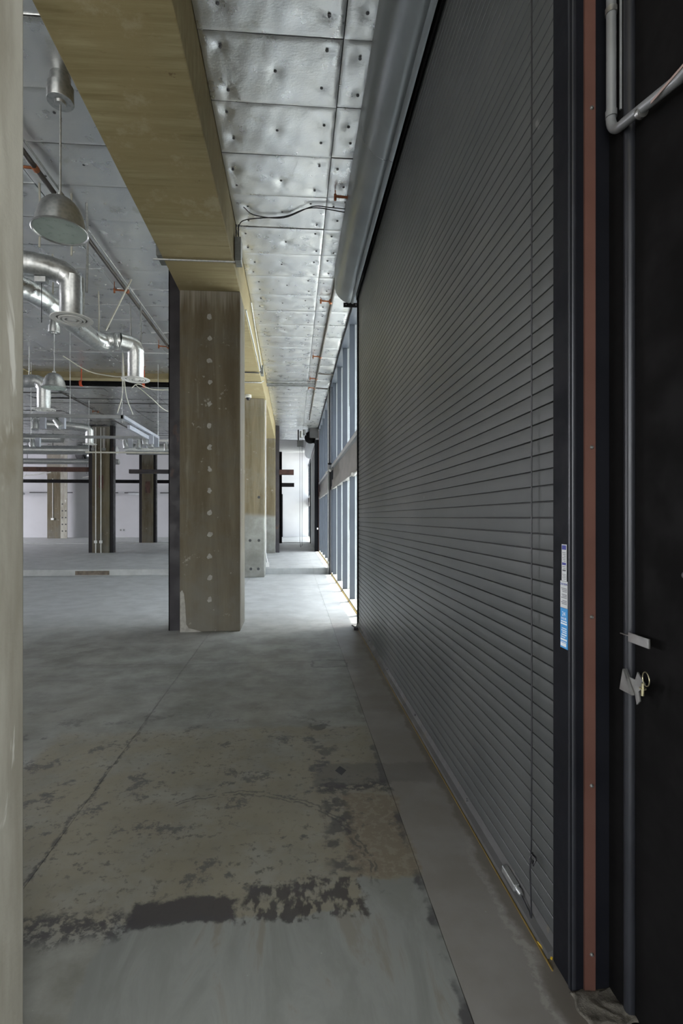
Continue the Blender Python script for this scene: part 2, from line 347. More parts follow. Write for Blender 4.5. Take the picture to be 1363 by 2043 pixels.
# ================================================================ SETTING
# floor: slabs with open joints
fl = root('floor', (0, 0, 0), 'worn grey concrete floor with dark adhesive stains and saw-cut joints', 'floor', kind='structure')
xs = [-24, -13.5, -7.3, -1.09, .532, 1.0]; ys = [-5.2, 7.07, 13.3]
for i in range(5):
    for j in range(2):
        g = .0012
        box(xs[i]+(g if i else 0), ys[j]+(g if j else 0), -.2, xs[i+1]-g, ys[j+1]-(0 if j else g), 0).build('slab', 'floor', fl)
box(-24, -5.2, -.3, 1.0, 13.3, -.004).build('joint_bed', 'grout', fl)
fu = root('floor', (0, 13.3, 0), 'raised pale concrete floor beyond the low step', 'floor', kind='structure')
for x0, x1 in ((-24, -8.2), (-8.2, -1.1), (-1.095, .99)):
    for y0, y1 in ((13.3, 19.6), (19.605, 26.4)):
        box(x0+.003, y0, -.2, x1, y1, .15).build('slab', 'floor', fu)
box(-24, 26.4, -.2, .99, 34, .185).build('threshold_slab', 'floor', fu)
box(-5.6, 13.285, .015, -4.75, 13.3, .12).build('riser_patch', 'barkbrown', fu)['label'] = 'rust brown patch let into the step riser'
# ceiling deck, white far ceiling
ce = root('ceiling', (0, 0, 5), 'silver foil-faced insulation ceiling pinned between concrete beams', 'ceiling', kind='structure')
box(-24, -5.2, 5.04, 1.2, 27, 5.25).build('deck', 'dark', ce)
box(-24, 27, 5.85, 1.2, 34, 6.0).build('far_deck', 'wall', ce)
box(-24, 26.9, 5.0, 1.3, 27, 6.0).build('upstand', 'drywall', ce)
box(-1.5, 22.8, 4.985, .96, 26.95, 5.03).build('white_soffit', 'wall', ce)
def relief(x, y, pins, ph):
    z = 0
    for k, (px, py, a) in enumerate(pins):
        dx, dy = x-px, y-py; d = math.hypot(dx, dy)
        if d < .34:
            th = math.atan2(dy, dx)
            z += .008*a*math.exp(-(d/.05)**2) + .0035*a*math.exp(-d/.05) + .0026*a*math.exp(-d/.10)*math.cos((7+k % 3)*th+k*2+ph+3*math.sin(th+ph))*min(1, (d/.06)**2)
    return z
PINS = []
def foil_panel(x0, x1, y0, y1, pins, dens, name='panel', parent=ce):
    g = .0035; b = B(); nx = max(2, int((x1-x0)*dens)); ny = max(2, int((y1-y0)*dens)); ph = R.random()*6; dz = R.uniform(-.003, .003)
    tl = R.uniform(-.010, .010); tx = R.uniform(-.008, .008)
    for j in range(ny+1):
        for i in range(nx+1):
            x = x0+g+(x1-x0-2*g)*i/nx; y = y0+g+(y1-y0-2*g)*j/ny
            e = min(i, nx-i, j, ny-j); bulge = .006*math.sin(math.pi*i/nx)*math.sin(math.pi*j/ny)
            wob = (.0016*math.sin(x*13+ph)*math.sin(y*17+ph*2) + .0007*math.sin(x*37+y*11+ph)) if dens > 14 else 0
            z = 5.0 - bulge + dz + tl*(j/ny-.5) + tx*(i/nx-.5) + (wob if e else .006) + (relief(x, y, pins, ph) if dens > 14 else 0)
            b.v.append((x, y, z))
    for j in range(ny):
        for i in range(nx):
            a = j*(nx+1)+i; b.f.append((a, a+nx+1, a+nx+2, a+1))
    # board edge
    ring_ = [i for i in range(nx+1)] + [(nx+1)*j+nx for j in range(1, ny+1)] + [(nx+1)*ny+i for i in range(nx-1, -1, -1)] + [(nx+1)*j for j in range(ny-1, 0, -1)]
    a = len(b.v)
    for i in ring_: b.v.append((b.v[i][0], b.v[i][1], 5.035))
    m = len(ring_)
    for i in range(m):
        k = (i+1) % m; b.f.append((ring_[i], ring_[k], a+k, a+i))
    o = b.build(name, 'foil', parent)
    for p in o.data.polygons: p.use_smooth = True
    o.data.set_sharp_from_angle(angle=math.radians(40))
    for (px, py, aa) in pins: PINS.append((px, py, 5.0 - .006 + dz + .008*aa))
far_foil = B()
def strip(x0, x1, y0, y1, offs, near, mid):
    y = y0
    while y < y1-.01:
        yy = min(y+.61, y1)
        pins = []
        for (ox, oy) in offs:
            if y+oy < yy: pins.append((x0+ox+R.uniform(-.05, .05), y+oy+R.uniform(-.06, .06), R.uniform(.6, 1.3)))
        if y < mid: foil_panel(x0, x1, y, yy, pins, (44 if y < 7.3 else 30) if y < near else 10)
        else:
            a = len(far_foil.v); dz = R.uniform(-.006, .006); t = R.uniform(-.010, .010)
            far_foil.v.extend([(x0+.004, y+.004, 5+dz+t), (x1-.004, y+.004, 5+dz+t), (x1-.004, yy-.004, 5+dz-t), (x0+.004, yy-.004, 5+dz-t)]); far_foil.f.append((a, a+3, a+2, a+1))
            for (px, py, aa) in pins: PINS.append((px, py, 4.995+dz))
        y = yy
o1 = [(.13, .17), (.13, .45), (.56, .3), (.93, .14), (.95, .46)]; o2 = [(.10, .16), (.12, .46)]
strip(-.695, .365, .0, 22.8, o1, 13.5, 30); strip(.365, .955, .0, 22.8, o2, 13.5, 30)
ol = [(.12, .16), (.14, .46), (.62, .30), (1.08, .14), (1.1, .46)]
for k in range(14):
    x1 = -1.495-1.22*k; strip(x1-1.22, x1, 1.2, 26.9, ol, 9 if k < 5 else 0, 14 - (2 if k > 4 else 0) if k < 8 else 0)
tag(far_foil.build('far_foil_sheet', 'foil', ce), kind='stuff')
pb = B(); pw = B()
for (x, y, z) in PINS:
    n = 8 if y < 9 else 5; r = .013 if (x > -1 or y < 5.5) else .017
    (pb if (x > -1 or y < 5.5) else pw).lathe([(0, -.006), (r*.35, -.006), (r*.4, -.002), (r, -.0015), (r, .002)], (x, y, z), n)
tag(pb.build('insulation_pin', 'bolt', ce), kind='stuff'); tag(pw.build('glint_insulation_pin', 'white', ce), kind='stuff')  # distant left pins whitened and enlarged to stand in for their sparkle
# walls
wf = root('wall_far', (0, 33.8, 0), 'white painted wall at the far end of the hall', 'wall', kind='structure')
box(-24, 33.8, 0, 1.3, 34, 6.0).build('wall_board', 'drywall', wf)
box(-1.9, 33.74, .185, 1.05, 33.795, 6.0).build('bright_board', 'wall', wf)
for k, (x0, x1) in enumerate(((-21, -17.5), (-17.1, -14.4), (-12.9, -11.5), (-11.1, -9.2), (-8.8, -6.2), (-5.6, -2.6))):
    box(x0, 33.76, 3.08, x1, 33.80, 3.14).build('picture_rail', 'dark', wf)
wl = root('wall_left', (-24, 0, 0), 'side wall out of view on the left with openings added for fill light', 'wall', kind='structure')  # unseen openings, added for the left fill lights
for a in ((-24.1, -5.2, 0, -24, 34, .8), (-24.1, -5.2, 4.4, -24, 34, 6), (-24.1, -5.2, .8, -24, 2, 4.4), (-24.1, 14, .8, -24, 18, 4.4), (-24.1, 30, .8, -24, 34, 4.4)):
    box(*a).build('wall_board', 'drywall', wl)
wb = root('wall_back', (0, -5.2, 0), 'wall behind the camera with a broad opening added for fill light', 'wall', kind='structure')  # unseen opening, added for the back fill light
for a in ((-24, -5.25, 0, 1.1, -5.1, .6), (-24, -5.25, 4.4, 1.1, -5.1, 5.1), (-24, -5.25, .6, -9, -5.1, 4.4), (-1.4, -5.25, .6, 1.1, -5.1, 4.4)):
    box(*a).build('wall_board', 'drywall', wb)
wr = root('wall_right', (1.0, 0, 0), 'black painted steel side wall beside the near shutter jamb', 'wall', kind='structure')
box(1.022, -.95, -.2, 1.15, 1.452, 5.04).build('black_panel', 'black', wr)
for a in ((1.022, -5.1, -.2, 1.15, -.952, .6), (1.022, -5.1, 4.4, 1.15, -.952, 5.04), (1.022, -5.1, .6, 1.15, -4.75, 4.4)): box(*a).build('wall_board', 'drywall', wr)
box(1.002, 1.452, -.2, 1.15, 1.53, 5.04).build('reveal', 'black', wr)
B().tube([(1.016, 1.452, 0), (1.016, 1.452, 5.0)], .017, 16).build('rounded_edge', 'edge', wr, True)
box(.96, 1.53, 4.95, 1.15, 7.1, 5.04).build('header', 'dark', wr)
box(1.0, 1.53, -.2, 1.15, 7.05, 0).build('sill', 'dark', wr)
box(.86, 19.75, 4.3, 1.15, 26.1, 5.04).build('header', 'drywall', wr)
box(.62, 19.6, 4.62, .96, 19.75, 5.04).build('bulkhead', 'dark', wr)
box(.9, 26.1, .0, 1.15, 26.45, 5.9).build('pier', 'drywall', wr)

# ================================================================ WINDOWS (curtain wall bays)
def bay(name, y0, y1, muls, zb, zt, label):
    r = root(name, (1.04, y0, zb), label, 'window', kind='structure')
    b = box(.985, y0, zb-.2, 1.22, y1, zb+.045); b.build('sill', 'pale' if zb < 1 else 'pale', r)
    box(.96, y0, 4.93, 1.2, y1, 5.03).build('head', 'mull', r)
    m = None
    for i, y in enumerate(muls):
        for (za, zc, nm) in ((zb+.045, 2.24, 'l'), (2.84, zt-.07, 'u')):
            o = box(.995, y-.03, za, 1.085, y+.03, zc).build('mullion', 'mull', r)
            box(1.087, y-.034, za, 1.125, y+.034, zc).build('mullion_cap', 'anod', o)
    ed = [y0] + list(muls) + [y1]
    for a, b_ in zip(ed[:-1], ed[1:]):
        if b_-a < .15: continue
        for (za, zc) in ((zb+.045, 2.24), (2.84, zt-.07)):
            box(1.098, a+.034, za, 1.104, b_-.034, zc).build('glass_pane', 'glass', r)
    sp = box(1.03, y0, 2.24, 1.12, y1, 2.84).build('spandrel', 'spandrel', r)
    box(.975, y0, 2.78, 1.03, y1, 2.86).build('upper_rail', 'anod', sp); box(.975, y0, 2.22, 1.03, y1, 2.30).build('lower_rail', 'spandrel', sp)
    box(1.0, y0, 2.30, 1.03, y1, 2.48).build('middle_rail', 'spandrel', sp)
    box(.985, y0, zb+.045, 1.12, y0+.06, zt-.07).build('jamb', 'mull', r); box(.985, y1-.06, zb+.045, 1.12, y1, zt-.07).build('jamb', 'mull', r)
    return r
bay('window_1', 7.05, 13.22, (7.62, 8.9, 10.17, 11.46, 12.79), 0, 5.0, 'tall slate-mullioned glazing right after the big shutter')
bay('window_2', 13.4, 19.6, (14.84, 16.06, 17.42, 18.7), .15, 5.0, 'tall slate-mullioned glazing between sprinkler riser and far shutter')
bay('window_3', 26.45, 33.8, (27.7, 28.9, 30.1, 31.4, 32.6), .185, 5.0, 'glazing beside the bright white end wall')
box(.985, 13.22, 0, 1.2, 13.4, 5.03).build('trim_1', 'dark')
tag(bpy.data.objects['trim_1'], 'dark steel post between two glazed bays', 'post', kind='structure')
# outside
og = box(1.22, -12, -.3, 40, 60, -.06).build('ground', 'ground'); tag(og, 'sunlit pale paving outside the glazing', 'ground', kind='structure')
rf = box(1.2, -6, 5.1, 1.80, 36, 5.25).build('roof_overhang', 'dark'); tag(rf, 'shallow roof edge outside above the glazing', 'roof', kind='structure')
bd = root('opposite_building', (18, 20, 0), 'pale rendered building across the street seen through the glass', 'building')
box(17, -10, -.06, 20, 70, 5.2).build('wall', 'facade', bd)
for k in range(14):
    f = box(16.95, -6+k*5.2, 1.0, 17.02, -3.6+k*5.2, 3.4).build('window', 'anod', bd); box(16.93, -5.9+k*5.2, 1.1, 16.96, -3.7+k*5.2, 3.3).build('pane', 'shade', f)

# ================================================================ NEAR SHUTTER
SX = .889; PITCH = .0572
def shutter(name, x, y0, y1, z0, ztop, label, nearpost=None):
    r = root(name, (x, (y0+y1)/2, z0), label, 'shutter')
    rnd = [(.012, .0026), (.0015, .0030), (0, .0045)] + [(-.0016*math.sin(math.pi*t/4), .0045+.0495*t/4) for t in range(1, 4)] + [(0, .0540), (.0015, .0560), (.012, .0566)]
    box(x+.012, y0, z0, x+.02, y1, ztop).build('groove_shade_sheet', 'cable', r)  # black sheet added behind the slats to paint the shade in the grooves
    b = B().prism([(x+p, z0+q) for p, q in rnd], y0, y1, 'Y', closed=False)
    s0 = b.build('slat', 'slat', r); n = int((ztop-z0)/PITCH)
    for p in s0.data.polygons: p.use_smooth = True
    s0.data.set_sharp_from_angle(angle=math.radians(25))
    for k in range(1, n): copyshare(s0, (0, 0, k*PITCH), r)
    return r
z0 = 1.497-25*PITCH
sh = shutter('roller_shutter', SX, 1.60, 6.86, z0, 4.95, 'large grey slatted roller shutter filling the right side')
# bottom bar with sloped front angle
B().prism([(.857, .004), (.90, .003), (.902, z0+.004), (.888, z0+.004), (.880, .034), (.858, .024)], 1.642, 6.84).build('bottom_bar', 'bar', sh)
bpy.data.objects['bottom_bar']['label'] = 'dull grey bottom bar'
for y in (2.5, 3.6, 4.7, 5.8): B().lathe([(0, -.006), (.007, -.006), (.007, .004)], (.881, y, .06), 8, 'X').build('bolt', 'bolt', sh)
gd = box(.875, 1.53, .0, .884, 1.64, 5.0); g1 = gd.build('guide_rail', 'blacksteel', sh, bevel=.004)
box(.875, 1.53, 0, 1.03, 1.541, 5.0).build('guide_face', 'blacksteel', sh)
B().tube([(.886, 1.540, 0), (.886, 1.540, 5.0)], .0125, 16).build('guide_corner', 'edge', sh, True)
st = box(.917, 1.522, .0, .952, 1.531, 5.0).build('primer_strip', 'primer', sh); st['label'] = 'red-brown primed steel strip'
for z in (2.793, 1.721, 1.185, .652, .119):
    B().lathe([(0, -.006), (.0035, -.006), (.006, -.003), (.0065, .001)], (.939, 1.522, z), 10, 'Y').build('screw', 'zinc', st, True)
# far guide
box(.872, 6.84, 0, .99, 6.90, 4.95).build('guide_rail', 'black', sh)
# hood (two sheets) with rolled lip
prof = [(.575, 5.0), (.575, 4.80)] + [(.86-.285*math.cos(t), 4.76-.25*math.sin(t)) for t in [math.radians(a) for a in (5, 15, 25, 35, 45, 55, 65, 73)]] + [(.80, 4.53), (.815, 4.515), (.838, 4.512), (.845, 4.53)]
for a, b_, e in ((1.0, 4.2, 0), (4.203, 7.05, 0)):
    o = B().prism([(p-e, q-e) for p, q in prof], a, b_, 'Y', closed=False).build('hood', 'hood', sh, True)
box(.70, 7.04, 4.47, .93, 7.06, 4.53).build('hood_bracket', 'black', sh)
B().lathe([(0, -.004), (.006, -.004), (.006, .002)], (.735, 7.038, 4.50), 8, 'Y').build('bracket_bolt', 'zinc', sh)
B().lathe([(0, -.004), (.006, -.004), (.006, .002)], (.875, 7.038, 4.50), 8, 'Y').build('bracket_bolt', 'zinc', sh)
box(.862, 1.6, 4.50, .870, 6.9, 4.95).build('gap_shade_sheet', 'black', sh)  # added black sheet standing in for the dark gap between hood and curtain
B().tube([(.92, 1.2, 4.78), (.92, 7.0, 4.78)], .03, 12).build('barrel_shaft', 'black', sh)
# safety edge box on bottom bar
sb = B().box(.858, 1.905, .034, .884, 2.02, .062).build('sensor_box', 'galvd', sh, bevel=.004)
B().tube([(.872, 1.905, .05), (.872, 1.885, .052), (.872, 1.868, .05)], .011, 10, radii=[.010, .0125, .008]).build('cable_gland', 'galvd', sb, True)

cb = root('control_cable', (.866, 1.777, .03), 'thin black cable hanging straight down the large shutter near its jamb', 'cable')
pts = [(.868, 1.777, 4.6), (.868, 1.777, 3), (.868, 1.778, 1.5), (.868, 1.776, .8), (.866, 1.775, .30), (.864, 1.781, .2), (.866, 1.776, .08), (.866, 1.777, .036), (.870, 1.80, .037), (.872, 1.868, .048)]
B().tube(pts, .0030, 8).build('cord', 'cable', cb, True)
for k in range(3):
    c0 = (.861+.004*k, 1.757+.004*k, .262); q = [(c0[0]+.004*math.sin(3*t), c0[1]+.016*math.cos(t), c0[2]+(.019-.002*k)*math.sin(t)) for t in [i*math.pi/8 for i in range(17)]]
    B().tube(q, .0024, 6, cap=False).build('coil', 'cable', cb, True)
# stickers on guide
sk = root('warning_stickers', (.8745, 1.565, 1.24), 'long strip of white and blue service stickers on the black shutter guide', 'sticker')
def sticker(y0, y1, z0_, z1, mat, name): return box(.8740, y0, z0_, .8749, y1, z1).build(name, mat, sk)
s1 = sticker(1.553, 1.582, 1.292, 1.412, 'stick', 'upper_sticker'); s2 = sticker(1.548, 1.590, 1.205, 1.293, 'stick', 'caution_sticker'); s3 = sticker(1.547, 1.590, 1.075, 1.206, 'sblue', 'blue_sticker')
def inkbar(par, ya, yb, z, h, m): box(.8737, ya, z, .87405, yb, z+h).build('print_line', m, par)
inkbar(s1, 1.555, 1.580, 1.395, .014, 'navy'); inkbar(s1, 1.556, 1.579, 1.345, .008, 'navy')
for i in range(9): inkbar(s1, 1.557, 1.577-.004*(i % 3), 1.384-.0055*i - (.012 if i > 5 else 0), .0018, 'ink')
inkbar(s1, 1.558, 1.576, 1.325, .005, 'ink')
for i in range(4): inkbar(s1, 1.557, 1.577-.003*(i % 2), 1.314-.005*i, .0016, 'ink')
for i in range(12):
    if i % 4 != 3: inkbar(s2, 1.551, 1.585-.004*(i % 3), 1.268-.005*i, .0022, 'ink')
for i, (zz, hh, a, b_) in enumerate(((1.160, .004, 1.552, 1.585), (1.152, .005, 1.55, 1.587), (1.138, .003, 1.553, 1.58), (1.131, .003, 1.553, 1.583), (1.125, .003, 1.553, 1.578), (1.117, .004, 1.553, 1.582), (1.110, .003, 1.56, 1.585), (1.100, .006, 1.551, 1.588), (1.094, .002, 1.553, 1.586))): inkbar(s3, a, b_, zz, hh, 'whiteink')
inkbar(s3, 1.555, 1.588, 1.081, .011, 'whiteink')
def text(s, y, z, size, mat, par, name='lettering'):
    cu = bpy.data.curves.new(name, 'FONT'); cu.body = s; cu.size = size; cu.align_x = 'CENTER'; cu.extrude = .0002
    o = bpy.data.objects.new(name, cu); COL.objects.link(o); o.rotation_euler = (math.pi/2, 0, -math.pi/2)
    bpy.context.view_layer.update()
    me = bpy.data.meshes.new_from_object(o.evaluated_get(bpy.context.evaluated_depsgraph_get()))
    M = o.matrix_world.copy(); bpy.data.objects.remove(o); me.transform(M)
    off = OFF[par.name]
    for v in me.vertices: v.co += Vector((.8736, y, z)) - off
    me.materials.clear(); me.materials.append(MT[mat]); q = bpy.data.objects.new(name, me); COL.objects.link(q); q.parent = par; OFF[q.name] = off
text('CAUTION', 1.569, 1.280, .0095, 'navy', s2); text('24', 1.569, 1.180, .020, 'whiteink', s3); text('HOUR', 1.569, 1.168, .011, 'whiteink', s3)
# right hand items
cp = root('conduit_pipe', (.985, 1.49, 2.7), 'grey metal conduit dropping beside the jamb and turning along the black wall', 'conduit')
pp = [(.984, 1.492, 5.0), (.984, 1.492, 2.76)] + arc((.984, 1.432, 2.74), (0, 1, 0), (0, 0, -1), .062, 8) + [(.986, 1.22, 2.625), (.99, .3, 2.60)]
B().tube(pp, .0145, 16).build('pipe', 'pipegrey', cp, True)
B().tube([(.984, 1.492, 3.062), (.984, 1.492, 3.080)], .0175, 16).build('coupling', 'zinc', cp, True)
B().tube([(.984, 1.492, 2.742), (.984, 1.492, 2.762)], .0168, 16).build('coupling', 'pipegrey', cp, True)
B().tube([(.985, 1.365, 2.652), (.985, 1.352, 2.650)], .0168, 16).build('coupling', 'zinc', cp, True)
box(.969, 1.18, 2.625, .9712, 1.30, 2.632).build('tag', 'pink', cp)
B().tube([(1.0, 1.470, 5.0), (1.0, 1.470, 2.75)], .004, 8).build('thin_wire', 'pipegrey', cp)
hp = root('steel_angle_bracket', (1.0, 1.40, 1.14), 'small perforated steel angle fixed to the black wall edge', 'bracket')
B().box(.992, 1.338, 1.131, .996, 1.425, 1.158).build('plate', 'zinc', hp); B().prism([(.992, 1.425), (.992, 1.462), (1.018, 1.425)], 1.146, 1.149, 'Z').build('foot', 'zinc', hp)
lp = root('latch_plate', (1.0, 1.40, 1.03), 'bent steel latch plate on the black wall below the angle bracket', 'latch')
B().prism([(1.44, .985), (1.425, 1.05), (1.41, 1.03), (1.385, 1.03), (1.375, 1.055), (1.345, 1.03), (1.37, 1.0), (1.365, .975), (1.378, .96), (1.385, .985)], .985, .989, 'X').build('plate', 'zinc', lp)
B().prism([(1.44, .985), (1.425, 1.05), (1.385, .985)], .975, .984, 'X').build('folded_ear', 'zinc', lp)
rp = root('ring_pin', (.98, 1.335, 1.03), 'yellow zinc pull ring with short locking pin', 'ring')
B().tube([(.972+.004*math.cos(t), 1.322+.019*math.cos(t), 1.052+.019*math.sin(t)) for t in [i*math.pi/12 for i in range(25)]], .0016, 8, cap=False).build('ring', 'ring', rp, True)
B().tube([(.975, 1.338, 1.036), (.975, 1.34, 1.0)], .0045, 10).build('pin', 'ring', rp, True); B().tube([(.975, 1.3385, 1.022), (.975, 1.3388, 1.019)], .009, 12).build('collar', 'ring', rp, True)
for y, z, l in ((1.241, 1.348, 'upper round bolt head on the black wall near the right frame edge'), (1.232, 1.251, 'lower round bolt head on the black wall near the right frame edge')):
    tag(B().lathe([(0, -.006), (.006, -.006), (.0095, -.002), (.0095, .002)], (1.02, y, z), 16, 'X').build('bolt_head', 'bolt', None, True), l, 'bolt')
# floor edge: grout heap, brass line, yellow tape
gh = B(); nx, ny = 40, 30
for j in range(ny+1):
    for i in range(nx+1):
        x = .865+.16*i/nx; y = 1.415+.115*j/ny; e = min(i, nx-i, j, ny-j)
        h = .004+.012*math.sin(min(1, e/5)*1.57)*(.6+.4*math.sin(x*90+2*math.sin(y*60)))*(.55+.45*math.cos(y*70+x*30))+.003*R.random()
        gh.v.append((x+.006*math.sin(y*80), y+.006*math.sin(x*70), 0 if e == 0 else max(.001, h*.6)))
for j in range(ny):
    for i in range(nx): a = j*(nx+1)+i; gh.f.append((a, a+1, a+nx+2, a+nx+1))
tag(gh.build('grout_heap', 'grout', None, True), 'rough crumbled grout around the foot of the shutter jamb', 'grout')
tag(box(.851, 1.60, 0, .855, 6.6, .006).build('brass_strip', 'brass'), 'thin brownish sealing strip along the foot of the large shutter', 'strip')
yt = B().tube([(.856, 1.71, .006), (.860, 1.685, .010), (.868, 1.66, .009), (.872, 1.64, .007)], .006, 8, radii=[.002, .005, .007, .004]).tube([(.858, 1.69, .004), (.862, 1.66, .004), (.872, 1.638, .005)], .004, 6, radii=[.002, .003, .003]); tag(yt.build('yellow_rag', 'yellow', None, True), 'crumpled yellow tape at the foot of the near jamb', 'tape')

# ================================================================ FAR SHUTTER
s2r = shutter('roller_shutter', .87, 19.95, 25.9, .16, 4.5, 'smaller looking grey roller shutter far down the glazed side')
box(.82, 19.72, .15, .985, 19.93, 4.55).build('guide_rail', 'blacksteel', s2r); box(.835, 25.9, .15, .98, 26.08, 4.5).build('guide_rail', 'black', s2r)
box(.975, 19.70, .15, .995, 19.72, 4.9).build('primer_strip', 'primer', s2r)
p2 = [(.56, 4.9), (.545, 4.72), (.57, 4.60), (.64, 4.51), (.74, 4.46), (.84, 4.45)]
B().prism(p2, 20.05, 25.3, 'Y', closed=False).build('hood', 'anod', s2r, True)
mo = root('shutter_motor', (.35, 19.75, 4.6), 'black operator motor with chain wheel at the head of the far shutter', 'motor')
box(.13, 19.62, 4.28, .38, 19.80, 4.50).build('control_box', 'dark', mo); B().lathe([(0, -.03), (.22, -.03), (.24, 0), (.24, .03), (0, .03)], (.66, 19.86, 4.66), 24, 'Y').build('end_plate', 'black', mo, True)
B().tube([(.30, 19.7, 4.62), (.30, 19.7, 4.88)], .075, 14).build('motor_body', 'galvd', mo, True); B().tube([(.42, 19.7, 4.72), (.42, 19.7, 4.94)], .06, 14).build('gear_housing', 'pipegrey', mo, True)
box(.15, 19.66, 4.50, .20, 19.74, 4.93).build('bracket_arm', 'black', mo); B().lathe([(.10, -.01), (.13, -.012), (.13, .012), (.10, .01)], (.56, 19.80, 4.62), 20, 'Y').build('chain_wheel', 'black', mo, True)
ch = root('pull_chain', (.25, 19.7, .3), 'long thin hand chain loop hanging from the far shutter motor', 'chain')
B().tube([(.235, 19.7, 4.55), (.235, 19.7, .6), (.27, 19.7, .32), (.325, 19.7, .4), (.325, 19.7, 4.55)], .008, 6).build('chain', 'dark', ch, True)
tag(box(.90, 19.55, 1.02, .955, 19.60, 1.09).build('call_switch', 'white'), 'small white switch box on the glazed side before the far shutter', 'switch')

# ================================================================ COLUMNS, BEAM, STEELWORK
def column(x0, x1, y0, y1, zb, label, mat='col', chan=0, zt=4.47):
    r = root('concrete_column', ((x0+x1)/2, (y0+y1)/2, zb), label, 'column')
    box(x0, y0, zb, x1, y1, zt).build('shaft', mat, r, bevel=.012)
    if chan:
        for sgn in ((-1,) if chan == 1 else (-1, 1)):
            xa, xb = (x0-.165, x0-.006) if sgn < 0 else (x1+.006, x1+.13)
            c = B(); c.box(xa, y0+.10, zb, xb, y0+.112, zt+.5 if chan == 2 else 5.0); c.box(xa, y0+.10, zb, xa+.012, y0+.34, 5.0); c.box(xb-.012, y0+.112, zb, xb, y0+.34, 5.0)
            c.build('steel_channel', 'channel', r)['label'] = 'dark riveted steel channel'
    return r
c0 = column(-1.49, -.705, .72, 1.37, 0, 'pale scarred concrete column cut by the left frame edge', 'pale')
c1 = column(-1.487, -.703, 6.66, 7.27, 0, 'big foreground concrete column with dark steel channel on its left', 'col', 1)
for k in range(15):
    z = .42+.285*k; 
    if z > 4.2: break
    a = [(R.uniform(.8, 1.3)) for _ in range(9)]
    B().prism([(-1.10+R.uniform(-.01, .01)+.030*a[i]*math.cos(i*math.tau/9), z+.034*a[i]*math.sin(i*math.tau/9)) for i in range(9)], 6.657, 6.661).build('filler_patch', 'putty', c1)
B().prism([(-1.48, .0), (-1.48, .52), (-1.455, .55), (-1.43, .50), (-1.415, .36), (-1.40, .1), (-1.37, .05), (-1.25, .02), (-1.2, 0)], 6.656, 6.661).build('plaster_smear', 'putty', c1)
c2 = column(-1.47, -.735, 12.62, 13.24, 0, 'second concrete column along the glazed aisle with round holes', 'aisle')
for (x, z) in ((-.87, 2.0), (-.87, .92), (-1.09, .92), (-.885, .21), (-1.07, .21)):
    B().lathe([(0, -.003), (.035, -.003), (.035, .004)], (x, 12.62, z), 14, 'Y').build('core_hole', 'dark', c2)
c3 = column(-1.40, -.70, 18.95, 19.6, .15, 'third concrete column along the glazed aisle', 'aisle')
c5 = column(-7.62, -7.0, 19.55, 20.15, .15, 'mid-hall concrete column carrying thin white conduits', 'col', 2, 4.95)
c6 = column(-7.82, -7.26, 26.45, 27.1, .15, 'distant mid-hall column with dark plate between steel channels', 'col', 2, 5.8)
c7 = column(-15.3, -14.5, 32.3, 32.9, .15, 'far left hall column near the back wall', 'col', 0, 5.8)
box(-14.5, 32.3, .15, -14.1, 32.34, 5.8).build('side_plate', 'pale', c7)
for k in range(9): box(-14.42+.2*(k % 2), 32.285, .6+.42*(k//2), -14.34+.2*(k % 2), 32.30, .68+.42*(k//2)).build('slot', 'dark', c7)
box(-7.62+.25, 19.535, 2.6, -7.62+.42, 19.549, 3.1).build('dark_plate', 'rust', c5); box(-7.64, 26.43, 2.75, -7.40, 26.449, 3.35).build('dark_plate', 'rust', c6)
bm = root('concrete_beam', (-1.1, 10, 4.46), 'long olive board-marked concrete beam over the column row', 'beam')
box(-1.50, -2.0, 4.465, -.698, 5.55, 5.04).build('beam_bay', 'beam', bm, bevel=.01); box(-1.498, 5.552, 4.468, -.70, 19.6, 5.04).build('beam_bay', 'beam', bm, bevel=.01)
xb = root('cross_beam', (-7, 12.6, 4.88), 'shallow concrete beam crossing the left hall behind the black main', 'beam')
box(-14, 12.45, 4.86, -1.5, 12.95, 5.04).build('beam_web', 'beam', xb)
for (x0, x1, y, zt, m, l) in ((-.69, -.555, 19.2, 5.0, 'steel', 'brown-grey steel post on the aisle after the third column'), (-.95, -.62, 26.1, 4.9, 'black', 'black steel post farthest along the aisle')):
    r = root('steel_post', ((x0+x1)/2, y, .15), l, 'post')
    c = B(); c.box(x0, y, .15, x1, y+.012, zt); c.box(x0, y+.2, .15, x1, y+.212, zt); c.box((x0+x1)/2-.006, y+.012, .15, (x0+x1)/2+.006, y+.2, zt); c.build('h_section', m, r)
    xe = .0 if y < 20 else .02
    zz = 3.22 if y < 20 else 3.18
    e = B(); e.box(x1, y-.02, zz-.10, xe, y+.10, zz-.085); e.box(x1, y+.03, zz-.085, xe, y+.042, zz+.085); e.box(x1, y-.02, zz+.085, xe, y+.10, zz+.10); e.box(x1, y-.02, zz-.1, xe, y-.008, zz+.1 if y < 20 else zz+.05)
    e.build('beam_stub', 'rust' if y < 20 else 'steel', r)
def ibeam(name, x0, x1, y, z, h, mat, label):
    r = root(name, ((x0+x1)/2, y, z), label, 'beam'); b = B()
    b.box(x0, y-.08, z, x1, y+.08, z+.02); b.box(x0, y-.01, z+.02, x1, y+.01, z+h-.02); b.box(x0, y-.08, z+h-.02, x1, y+.08, z+h); b.box(x0, y-.085, z, x1, y-.08, z+h)
    b.build('section', mat, r); return r
ibeam('steel_beam', -22, -7.79, 19.9, 3.25, .17, 'rust', 'brown steel beam running left of the mid-hall column')
ibeam('steel_beam', -6.86, -1.6, 21.5, 3.33, .17, 'steel', 'dark grey steel beam running right of the mid-hall column')
ibeam('steel_beam', -22, -1.6, 28.3, 3.38, .18, 'black', 'black steel beam lowest across the back of the hall')

